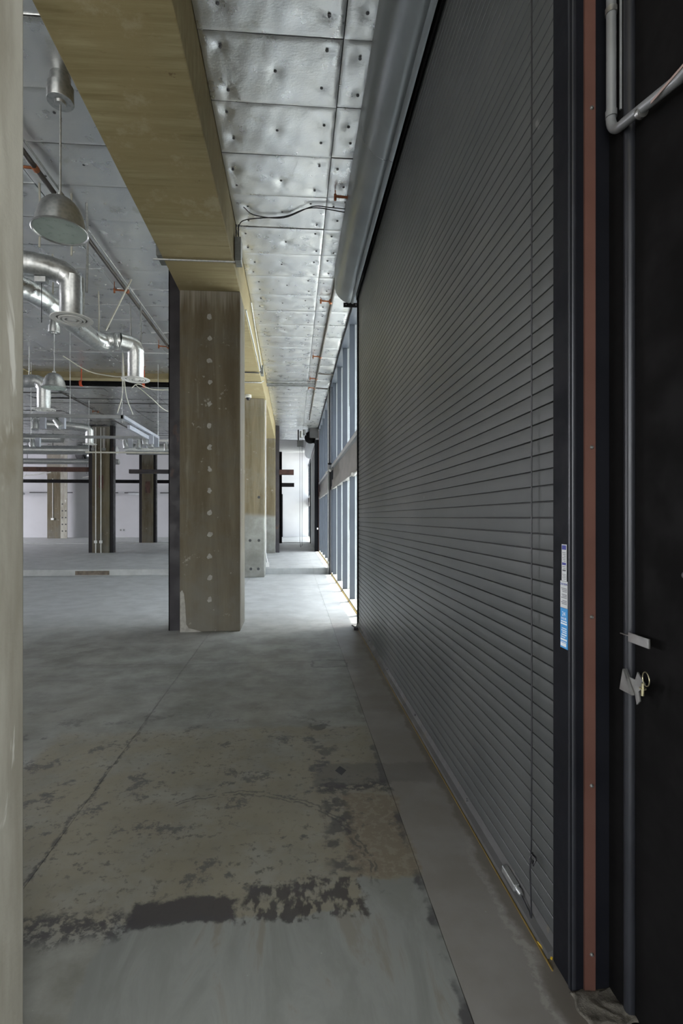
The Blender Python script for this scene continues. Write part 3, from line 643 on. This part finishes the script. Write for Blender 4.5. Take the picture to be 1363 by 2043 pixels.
# ================================================================ PENDANT LAMPS
def pendant(x, y, zr, label, zc=5.0, s=1.0):
    r = root('pendant_lamp', (x, y, zr), label, 'lamp', 'metal bell pendant lamps')
    B().lathe([(0, zc), (.075*s, zc), (.08*s, zc-.09), (.098*s, zc-.095), (.10*s, zc-.21), (.097*s, zc-.215), (.045*s, zc-.215), (.04*s, zc-.235), (0, zc-.235)], (x, y, 0), 24).build('canopy', 'alu', r, True)
    B().tube([(x, y, zc-.23), (x, y, zr+.25*s)], .0085, 10).build('rod', 'galvd', r, True)
    pr = [(.03, .268), (.06, .262), (.10, .240), (.14, .195), (.168, .13), (.182, .06), (.19, .018), (.205, .010), (.209, 0), (.203, -.004), (.196, 0), (.176, .06), (.16, .13), (.13, .19), (.09, .23), (0, .25)]
    B().lathe([(a*s, zr+b_*s) for a, b_ in pr], (x, y, 0), 40).build('shade', 'alu', r, True)
    B().lathe([(.03*s, zr+.262*s), (.028*s, zr+.30*s), (0, zr+.30*s)], (x, y, 0), 16).build('cap', 'alu', r, True)
    B().lathe([(0, zr+.012*s), (.192*s, zr+.006*s)], (x, y, 0), 40).build('lens', 'lens', r, True)
    return r
pendant(-1.845, 4.107, 3.76, 'large pendant lamp nearest the camera under the foil ceiling')
pendant(-4.26, 9.25, 3.80, 'second pendant lamp beyond the round air diffusers')
pendant(-11.0, 28.6, 4.42, 'tiny far pendant lamp right of the mid-hall column', 5.85)
pendant(-15.9, 28.8, 4.42, 'tiny far pendant lamp left of the mid-hall column', 5.85)

# ================================================================ DUCTS
def ribbed(pts, r, step=.10, bulge=.004):
    P = [Vector(p) for p in pts]; out = []; rad = []
    for a, b_ in zip(P[:-1], P[1:]):
        L = (b_-a).length; k = max(1, int(L/step))
        for i in range(k):
            t = i/k; q = a.lerp(b_, t); d = (b_-a).normalized()
            out += [q, q+d*min(.008, L/k*.3)]; rad += [r+bulge, r]
    out.append(P[-1]); rad.append(r)
    return out, rad
def catmull(p, n=6):
    p = [Vector(q) for q in p]; p = [p[0]*2-p[1]] + p + [p[-1]*2-p[-2]]; o = []
    for i in range(1, len(p)-2):
        for k in range(n):
            t = k/n; a, b_, c, d = p[i-1:i+3]
            o.append(.5*((2*b_)+(c-a)*t+(2*a-5*b_+4*c-d)*t*t+(-a+3*b_-3*c+d)*t**3))
    o.append(p[-2]); return o
def diffuser(x, y, z, par):
    d = B().lathe([(.12, .03), (.125, .012), (.20, .004), (.218, 0), (.215, -.006), (.165, -.010), (.155, .004)], (x, y, z), 36).build('diffuser', 'white', par, True)
    B().lathe([(.155, .006), (.12, .02), (0, .022)], (x, y, z), 30).build('throat', 'grille', d, True)
    for a, b_ in ((.14, .118), (.105, .075), (.055, .0)):
        B().lathe([(a, -.002), (a-.004, -.012), (b_, -.014), (b_, .004)] if b_ else [(a, -.002), (a-.01, -.012), (0, -.014)], (x, y, z), 30).build('cone_ring', 'white', d, True)
def drop_duct(name, path, x, y, z, label, r=.125, mat='galv', flexpath=None):
    rt = root(name, (x, y, z), label, 'duct', 'round ventilation ducts')
    o, rd = ribbed(path, r, .16); B().tube(o, r, 22, radii=rd).build('duct_pipe', mat, rt, True)
    o, rd = ribbed([(x, y, z+.46), (x, y, z+.02)], r, .16); B().tube(o, r, 22, radii=rd).build('drop_pipe', 'galv', rt, True)
    if flexpath:
        P = catmull(flexpath, 8); o, rd = ribbed(P, r*1.02, .04, .006); B().tube(o, r, 18, radii=rd).build('flexible_duct', 'flex', rt, True)
    diffuser(x, y, z, rt); return rt
def elbow(a, c, bcorner, r):  # gored bend a -> corner -> c
    a, c, k = Vector(a), Vector(c), Vector(bcorner)
    return [a.lerp(k, 0), a.lerp(k, .0)*.0+((1-.25)**2)*a+2*.25*.75*k+.25**2*c, .25*a+.5*k+.25*c, .25**2*a+2*.25*.75*k+.75**2*c, c]
dA = drop_duct('air_duct', [(-5.6, 4.9, 4.24), (-4.2, 5.25, 4.24), (-2.86, 5.64, 4.24)] + elbow((-2.80, 5.65, 4.24), (-2.46, 5.755, 4.08), (-2.48, 5.75, 4.24), .12), -2.46, 5.755, 3.70, 'near galvanised duct elbow dropping to a round white diffuser')
dB = drop_duct('air_duct', [(-2.72, 8.05, 4.26), (-2.62, 8.12, 4.25)] + elbow((-2.60, 8.15, 4.25), (-2.52, 8.2, 4.10), (-2.52, 8.2, 4.25), .12), -2.52, 8.2, 3.70, 'flexible silver duct snaking to the second round diffuser',
    flexpath=[(-4.3, 5.2, 4.3), (-3.3, 6.2, 4.26), (-3.15, 6.75, 4.25), (-3.08, 7.3, 4.22), (-2.98, 7.85, 4.18), (-2.85, 8.02, 4.24), (-2.70, 8.06, 4.26)])
dC = drop_duct('air_duct', [(-6.4, 10.8, 4.3), (-5.4, 10.65, 4.28)] + elbow((-5.3, 10.62, 4.28), (-5.09, 10.61, 4.1), (-5.1, 10.61, 4.28), .12), -5.09, 10.61, 3.70, 'galvanised duct drop and diffuser behind the second pendant lamp')
dD = drop_duct('air_duct', [(-8.3, 16.6, 4.5), (-7.2, 16.7, 4.45)] + elbow((-7.0, 16.7, 4.42), (-6.62, 16.8, 4.28), (-6.62, 16.8, 4.42), .12), -6.62, 16.8, 3.88, 'small diffuser duct in front of the mid-hall column top')
rod((-7.2, 16.7, 4.5), (-7.2, 16.7, 5.03), .012, 6).build('hanger', 'galvd', dD); rod((-5.4, 10.65, 4.35), (-5.4, 10.65, 5.03), .012, 6).build('hanger', 'galvd', dC)
# hangers
for (x, y, za, zb_, m, l) in ((-2.93, 5.55, 5.0, 4.36, 'strap', 'pale hanger strap left above the near duct'), (-2.66, 5.45, 5.0, 4.33, 'strap', 'pale hanger strap in the middle above the near duct'), (-2.40, 5.60, 5.0, 4.33, 'strap', 'pale hanger strap right above the near duct'),
        (-2.30, 5.75, 5.0, 4.0, 'galvd', 'dull steel hanger bar beside the near diffuser drop'), (-3.02, 8.0, 5.0, 4.3, 'strap', 'white hanger strap over the flexible duct bend'),
        (-2.62, 8.25, 4.95, 3.9, 'galvd', 'left steel hanger bar over the second diffuser'), (-2.46, 8.25, 4.95, 3.9, 'galvd', 'right steel hanger bar over the second diffuser'), (-3.2, 6.9, 5.0, 4.3, 'strap', 'white hanger strap where the flexible duct passes the first diffuser')):
    h = B().tube([(x, y, za), (x+.01, y, (za+zb_)/2), (x, y, zb_)], .011 if m == 'strap' else .014, 6); tag(h.build('duct_hanger', m), l, 'hanger', 'duct hangers')
br = root('brace_rod', (-2.5, 8, 4.6), 'pale diagonal brace rod from the flexible duct up to the pipe', 'rod')
rod((-2.82, 7.75, 4.31), (-2.35, 7.45, 4.95), .012).build('rod', 'strap', br)
# controller boxes by near duct
vb = root('damper_box', (-2.9, 5.75, 4.13), 'small grey damper actuator box under the near duct', 'box'); box(-2.80, 5.62, 4.05, -2.68, 5.70, 4.11).build('housing', 'galvd', vb, bevel=.004); rod((-2.74, 5.66, 4.05), (-2.74, 5.66, 3.62), .004).build('wire', 'cable', vb)
# big far ducts
def bigduct(x0, x1, y, z, r, label, m='galvd'):
    rt = root('main_duct', ((x0+x1)/2, y, z), label, 'duct', 'large horizontal spiral ducts')
    o, rd = ribbed([(x0, y, z), (x1, y, z)], r, .14, .008); B().tube(o, r, 18, radii=rd).build('duct_pipe', m, rt, True)
    for k in range(int((x1-x0)/2.5)):
        rod((x0+1+2.5*k, y, z+r), (x0+1+2.5*k, y, 5.0 if y < 27 else 5.8), .012, 6).build('hanger', 'dark', rt)
bigduct(-21, -8.1, 18.2, 4.27, .15, 'upper long spiral duct left of the mid-hall column', 'galv')
bigduct(-21, -7.4, 21.6, 4.30, .18, 'thicker long spiral duct just below the upper left one', 'galv')
bigduct(-7.0, -2.4, 21.6, 4.36, .22, 'thick spiral duct right of the mid-hall column')
bigduct(-21, -8.3, 24.5, 4.14, .13, 'lower dark duct low under the left spiral ducts')
# ================================================================ PIPES
def hanger(x, y, z, dx, parent, m='orange'):
    b = B(); b.tube([(x, y-.03, z), (x, y+.03, z)], .033, 10); b.tube([(x, y, z), (x+dx, y, z+.01)], .013, 8); b.tube([(x+dx, y, z+.03), (x+dx, y, z-.035)], .014, 8); b.tube([(x+dx, y, z+.02), (x+dx, y, 5.0)], .006, 6)
    return b.build('pipe_clamp', m, parent, True)
pr = root('sprinkler_pipe', (.58, 8, 4.9), 'dark sprinkler pipe with orange clamps beside the glazing', 'pipe')
B().tube([(.64, 1.5, 4.93), (.61, 7.0, 4.93), (.56, 12, 4.93), (.55, 17.6, 4.93)], .027, 12).build('pipe', 'pipe', pr, True)
for y in (5.35, 7.95, 10.7, 12.4, 13.3): hanger(.615-.006*y+.02, y, 4.93, -.16, pr)
pl = root('sprinkler_pipe', (-2.48, 6, 4.85), 'twin-line sprinkler pipe crossing the left ceiling past the near lamp', 'pipe')
B().tube([(-2.49, 3.5, 4.87), (-2.47, 12.3, 4.87)], .026, 12).build('pipe', 'pipe', pl, True); B().tube([(-2.43, 3.5, 4.9), (-2.42, 12.3, 4.9)], .010, 8).build('small_conduit', 'galvd', pl, True)
hanger(-2.49, 5.02, 4.87, -.20, pl); hanger(-2.48, 7.65, 4.87, -.18, pl); hanger(-2.48, 10.1, 4.87, -.18, pl)
p3 = root('sprinkler_pipe', (-5.7, 10, 4.88), 'thin dark pipe across the far left ceiling ending in yellowed strap', 'pipe')
B().tube([(-6.2, 8.0, 4.9), (-6.2, 10.4, 4.9)], .018, 8).build('pipe', 'pipe', p3, True); B().tube([(-6.2, 10.4, 4.9), (-6.15, 12.2, 4.88)], .014, 8).build('wrapped_end', 'oldtape', p3, True)
p4 = root('sprinkler_pipe', (-7, 18, 4.86), 'brown pipe slanting over the track light frames toward the far hall', 'pipe')
B().tube([(-6.3, 13.0, 4.9), (-6.3, 26, 4.9)], .026, 10).build('pipe', 'pipe', p4, True); hanger(-6.3, 16.6, 4.9, -.15, p4)
pm = root('water_main', (-7, 12.2, 4.66), 'thick black water main crossing the left hall under the ceiling', 'pipe')
B().tube([(-14, 12.2, 4.66), (-1.6, 12.2, 4.66)], .062, 16).build('pipe', 'black', pm, True)
for x in (-5.0, -3.55):
    b = B(); b.tube([(x-.03, 12.2, 4.66), (x+.03, 12.2, 4.66)], .075, 12); b.tube([(x, 12.2, 4.72), (x, 12.2, 5.0)], .012, 6); b.build('red_clamp', 'red', pm, True)['label'] = 'bright red-orange clamp'
pc = root('cross_conduits', (-.1, 12.9, 4.95), 'pair of grey conduits crossing the aisle ceiling to the riser', 'conduit')
for dy in (0, .17): B().tube([(-.70, 12.95+dy, 4.93), (.56, 12.95+dy, 4.93)], .024, 10).build('conduit', 'pipegrey', pc, True)
b = B(); b.tube([(.56, 11.95, 4.93), (.95, 12.0, 4.92)], .018, 8); b.tube([(.56, 13.25, 4.92), (.93, 13.25, 4.90)], .018, 8); b.build('branch', 'pipe', pc, True)
rs = root('riser_pipe', (.945, 13.12, 0), 'dark vertical riser pipe standing between the two glazed bays', 'pipe')
B().tube([(.945, 13.1, .0), (.945, 13.1, 4.92)], .03, 14).build('pipe', 'cable', rs, True); B().tube([(.905, 13.22, .0), (.905, 13.22, 4.92)], .012, 8).build('side_conduit', 'galvd', rs, True)
box(.90, 13.02, 2.72, .99, 13.09, 2.86).build('valve_box', 'pipegrey', rs, bevel=.006); B().tube([(.945, 13.1, 2.88), (.945, 13.1, 2.92)], .055, 14).build('flange', 'black', rs, True)
# floodlights on transom
for (x, y, z, l) in ((.90, 13.55, 2.72, 'small white lamp head left of the riser valve on the transom'), (.93, 12.7, 2.70, 'small white lamp head right of the riser valve on the transom'), (.93, 7.75, 2.18, 'small white lamp head near the shutter end on the lower rail')):
    r = root('spot_head', (x, y, z), l, 'lamp'); B().tube([(x+.05, y, z+.03), (x-.02, y-.06, z-.02)], .03, 12, radii=[.022, .036]).build('head', 'white', r, True); box(x+.04, y-.02, z+.02, x+.07, y+.02, z+.07).build('mount', 'pipegrey', r)
# beam electrics
bx = root('beam_conduit', (-1.1, 5.85, 4.44), 'thin conduit crossing under the beam between two grey boxes', 'conduit')
B().tube([(-1.60, 5.85, 4.45), (-.68, 5.85, 4.45)], .011, 10).build('conduit', 'galvd', bx, True)
box(-1.60, 5.95, 4.55, -1.512, 6.20, 4.70).build('junction_box', 'greybox', bx, bevel=.004); box(-.692, 5.95, 4.52, -.62, 6.12, 4.80).build('junction_box', 'greybox', bx, bevel=.004)
for dx in (0, .028): B().tube([(-.684+dx, 6.02, 4.80), (-.684+dx, 6.02, 4.98)], .008, 8).build('riser_conduit', 'dark', bx, True)
cf = root('ceiling_cable', (0, 5.8, 4.97), 'pair of thin black cables looping across the foil ceiling to the hood', 'cable')
B().tube(catmull([(-.66, 6.02, 4.93), (-.60, 5.92, 4.965), (-.42, 5.86, 4.97), (-.1, 5.80, 4.97), (.2, 5.62, 4.97), (.58, 5.66, 4.96)], 6), .006, 6).build('cord', 'cable', cf, True)
B().tube(catmull([(-.56, 5.66, 4.97), (-.45, 5.80, 4.97), (-.12, 5.83, 4.97), (.2, 5.60, 4.97), (.4, 5.60, 4.97), (.58, 5.60, 4.96)], 6), .006, 6).build('cord', 'cable', cf, True)
b2 = root('beam_conduit', (-1.1, 11.6, 4.44), 'second conduit pair looping under the beam near the dome camera', 'conduit')
for y in (10.3, 11.05): B().tube([(-1.45, y, 4.45), (-.80, y, 4.45), (-.72, y+.05, 4.46), (-.68, y+.25, 4.55)], .013, 8).build('conduit', 'galvd' if y > 11 else 'dark', b2, True)
box(-.695, 10.55, 4.50, -.64, 10.75, 4.68).build('junction_box', 'greybox', b2); B().tube([(-.675, 8.0, 4.9), (-.675, 10.6, 4.62)], .012, 8).build('side_conduit', 'galvd', b2, True); B().tube([(-.69, 7.3, 4.49), (-.69, 10.3, 4.49)], .012, 8).build('edge_conduit', 'anod', b2, True)
cw = root('column_conduit', (-.70, 12.75, 0), 'white conduit running down the corner of the second aisle column', 'conduit')
B().tube([(-.71, 12.70, 4.45), (-.71, 12.70, .62), (-.69, 12.70, .5), (-.66, 12.70, .36)], .014, 10).build('pipe', 'white', cw, True); box(-.70, 12.66, .25, -.62, 12.74, .36).build('outlet_box', 'white', cw)
dm = root('dome_camera', (-1.12, 12.3, 4.46), 'small white dome security camera under the beam at the second column', 'camera')
B().lathe([(0, 0), (.075, 0), (.08, -.06), (.06, -.075)], (-1.10, 12.25, 4.465), 20).build('housing', 'white', dm, True); B().lathe([(.06, -.075), (.045, -.11), (.02, -.128), (0, -.13)], (-1.10, 12.25, 4.465), 18).build('dome', 'cable', dm, True)
# mid column conduits
cc = root('column_conduits', (-7.3, 19.5, .15), 'thin white conduits with small boxes on the mid-hall column face', 'conduit')
for x in (-7.47, -7.28): B().tube([(x, 19.51, .15), (x, 19.51, 4.9)], .016, 8).build('conduit', 'white', cc, True); box(x-.05, 19.47, .52, x+.05, 19.53, .62).build('outlet_box', 'white', cc)
for x in (-7.60, -7.54, -7.20, -7.15): B().tube([(x, 19.52, 4.1), (x, 19.52, 4.9)], .010, 6).build('short_conduit', 'white', cc, True)
for x in (-7.57, -7.17): box(x-.06, 19.48, 4.02, x+.06, 19.54, 4.12).build('junction_box', 'greybox', cc)
c8 = root('column_conduit', (-14.9, 32.2, 2), 'thin white drop conduit on the far left hall column', 'conduit')
B().tube([(-14.95, 32.27, 1.45), (-14.95, 32.27, 3.9)], .02, 6).build('pipe', 'white', c8); box(-15.03, 32.2, 1.33, -14.87, 32.28, 1.45).build('outlet_box', 'white', c8)
for x, l in ((-11.35, 'left wall outlet plate low on the back wall between two columns'), (-11.15, 'right wall outlet plate low on the back wall between two columns')):
    tag(box(x-.04, 33.77, .6, x+.04, 33.799, .72).build('wall_outlet', 'greybox'), l, 'outlet')

# ================================================================ TRACK LIGHT FRAMES
def spot(x, y, z, tilt, label):
    r = root('track_spotlight', (x, y, z), label, 'spotlight', 'small track spotlights')
    box(x-.05, y-.03, z-.20, x+.05, y+.03, z).build('driver_box', 'spotbox', r, bevel=.004)
    d = Vector((tilt, -.25, -1)).normalized(); p = Vector((x-.13, y, z-.03))
    rod((x-.13, y, z+.02), p, .012).build('stem', 'galvd', r); B().tube([p, p+d*.07, p+d*.09, p+d*.20], .05, 14, radii=[.045, .05, .062, .062]).build('head', 'galv', r, True)
tf = root('track_light_frame', (-4.6, 10.5, 3.3), 'rectangular suspended frame of grey channel for track spotlights', 'light frame')
bar = lambda a, m='pipegrey': box(*a).build('frame_bar', m, tf)
bar((-9.0, 9.36, 3.30, -3.10, 9.42, 3.36)); bar((-9.0, 11.70, 3.29, -3.10, 11.75, 3.35)); bar((-3.14, 9.36, 3.30, -3.08, 11.75, 3.36), 'spotbox'); box(-3.20, 9.9, 3.20, -3.15, 11.3, 3.28).build('lamp_rail', 'spotbox', tf)
for (x, y) in ((-3.1, 11.72), (-3.13, 9.4), (-5.15, 9.4), (-4.05, 9.4), (-5.9, 11.72), (-6.9, 9.4)): rod((x, y, 5.0), (x, y, 3.22), .0055, 6).build('drop_wire', 'galvd', tf)
B().tube(catmull([(-3.12, 9.4, 4.5), (-3.14, 9.45, 3.8), (-3.25, 9.5, 3.42)], 6), .009, 6).build('power_lead', 'strap', tf); B().tube(catmull([(-3.12, 9.4, 4.5), (-3.10, 9.5, 3.8), (-3.0, 9.6, 3.42)], 6), .009, 6).build('power_lead', 'strap', tf)
for i, (x, y, z, t, l) in enumerate(((-4.52, 9.39, 3.30, .1, 'track spotlight under the frame, left of the pair below the second pendant'), (-4.18, 9.39, 3.30, .9, 'tilted track spotlight under the frame, right of the pair below the second pendant'), (-5.75, 11.72, 3.29, .2, 'track spotlight hanging from the rear bar at the left'),
        (-3.72, 11.72, 3.29, .3, 'track spotlight on the rear bar nearest the mid-hall column'), (-3.40, 11.72, 3.29, 0, 'track spotlight third from the frame right corner'), (-3.11, 11.2, 3.30, .1, 'track spotlight second from the frame right corner'), (-3.12, 11.66, 3.30, .1, 'track spotlight at the frame right corner'))): spot(x, y, z, t, l)
t2 = root('track_light_frame', (-4, 15, 3.3), 'second thinner track light bar to the right of the mid-hall column', 'light frame')
box(-6.2, 15.4, 3.42, -2.0, 15.44, 3.46).build('frame_bar', 'strap', t2); box(-4.0, 13.7, 3.52, -2.0, 13.75, 3.58).build('frame_bar', 'galvd', t2)
for x, y in ((-6.1, 15.42), (-3.6, 15.42), (-3.3, 13.72)): rod((x, y, 5.0), (x, y, 3.40), .006, 6).build('drop_wire', 'galvd', t2)
spot(-3.3, 13.72, 3.5, .2, 'track spotlight on the second bar beside the big column')
# far hall strip lights and drops
for (x, y, z, a, l) in ((-15.5, 27, 3.75, .12, 'far left white strip light hung over the back hall'), (-13.4, 27, 3.72, -.12, 'far white strip light left of the mid-hall column'), (-10.2, 27, 3.70, -.12, 'far white strip light right of the mid-hall column')):
    r = root('strip_light', (x, y, z), l, 'strip light'); B().tube([(x-.8, y, z+a), (x+.8, y, z-a)], .03, 8).build('tube', 'white', r); rod((x-.6, y, z+.05), (x-.6, y, 5.0), .008, 6).build('hanger', 'dark', r); rod((x+.6, y, z-.05), (x+.6, y, 5.0), .008, 6).build('hanger', 'dark', r)
for (x, y, z, l) in ((-16.4, 26, 3.95, 'far left short duct drop above the brown beam'), (-14.2, 26, 3.95, 'short duct drop beside the far left column'), (-9.6, 26.4, 3.95, 'short duct drop left of the distant channelled column')):
    r = root('duct_drop', (x, y, z), l, 'duct'); B().tube([(x, y, z), (x, y, z+.5)], .17, 14).build('pipe', 'galv', r, True); B().tube([(x, y, z-.03), (x, y, z)], .25, 16).build('collar', 'white', r, True); rod((x, y, z+.5), (x, y, 5.03), .012, 6).build('hanger', 'dark', r)
el = root('duct_elbow', (-11, 26.2, 4.5), 'bright round duct elbow hanging right of the mid-hall column', 'duct')
B().tube([(-10.2, 25.6, 4.62), (-9.9, 25.5, 4.62), (-9.7, 25.4, 4.50), (-9.65, 25.4, 4.25)], .26, 18).build('elbow', 'flex', el, True); B().tube([(-10.6, 25.7, 4.6), (-10.2, 25.6, 4.62)], .36, 18).build('fan_casing', 'dark', el, True)
for (x, z, l) in ((-17.6, 3.05, 'left'), (-12.1, 3.05, 'middle'), (-9.9, 3.05, 'right')):
    r = root('wall_heater', (x, 32.9, z), l + ' slim angled unit hanging before the back wall', 'heater'); rod((x, 32.9, z), (x+.75, 32.9, z+1.2), .03, 6).build('arm', 'galvd', r); box(x-.6, 32.7, z-.12, x+.6, 33.0, z).build('body', 'anod', r)

# loose white wiring in the left hall, far door frame, small things
lw = root('loose_wiring', (-3.1, 11, 4.6), 'loose pale wires drooping between the second diffuser and the big column', 'wire')
for P in ([(-3.05, 9.7, 3.95), (-3.2, 10.6, 4.25), (-3.1, 11.3, 4.32), (-2.75, 11.8, 4.45)], [(-3.4, 11.0, 4.35), (-3.1, 11.2, 4.1), (-2.95, 11.5, 3.95), (-2.8, 11.9, 3.9)], [(-3.6, 8.1, 4.02), (-3.3, 8.3, 3.85), (-2.95, 8.4, 3.80), (-2.75, 8.35, 3.78)]):
    B().tube(catmull(P, 6), .009, 6).build('wire', 'strap', lw, True)
dr = root('door_1', (-.85, 33.7, .185), 'white door leaf with dark frame edge at the far end of the aisle', 'door', kind='structure')
box(-.90, 33.66, .185, -.74, 33.739, 3.05).build('frame', 'channel', dr); box(-.74, 33.70, .19, .55, 33.739, 2.98).build('leaf', 'wall', dr)
fb = root('floor_latch', (.83, 6.62, 0), 'small dark latch foot on the floor at the far end of the large shutter', 'latch')
box(.80, 6.60, 0, .85, 6.66, .03).build('foot', 'channel', fb, bevel=.003); rod((.82, 6.63, .03), (.78, 6.70, .05), .008).build('lever', 'dark', fb)
for y0_, y1_, z_, nm in ((7.05, 13.22, 0, 'near'), (13.4, 19.6, .15, 'middle')):
    g_ = box(.966, y0_, z_-.004, .984, y1_, z_+.016).build('sealing_strip', 'brass'); tag(g_, 'brownish sealing strip on the floor under the ' + nm + ' glazed bay', 'strip')
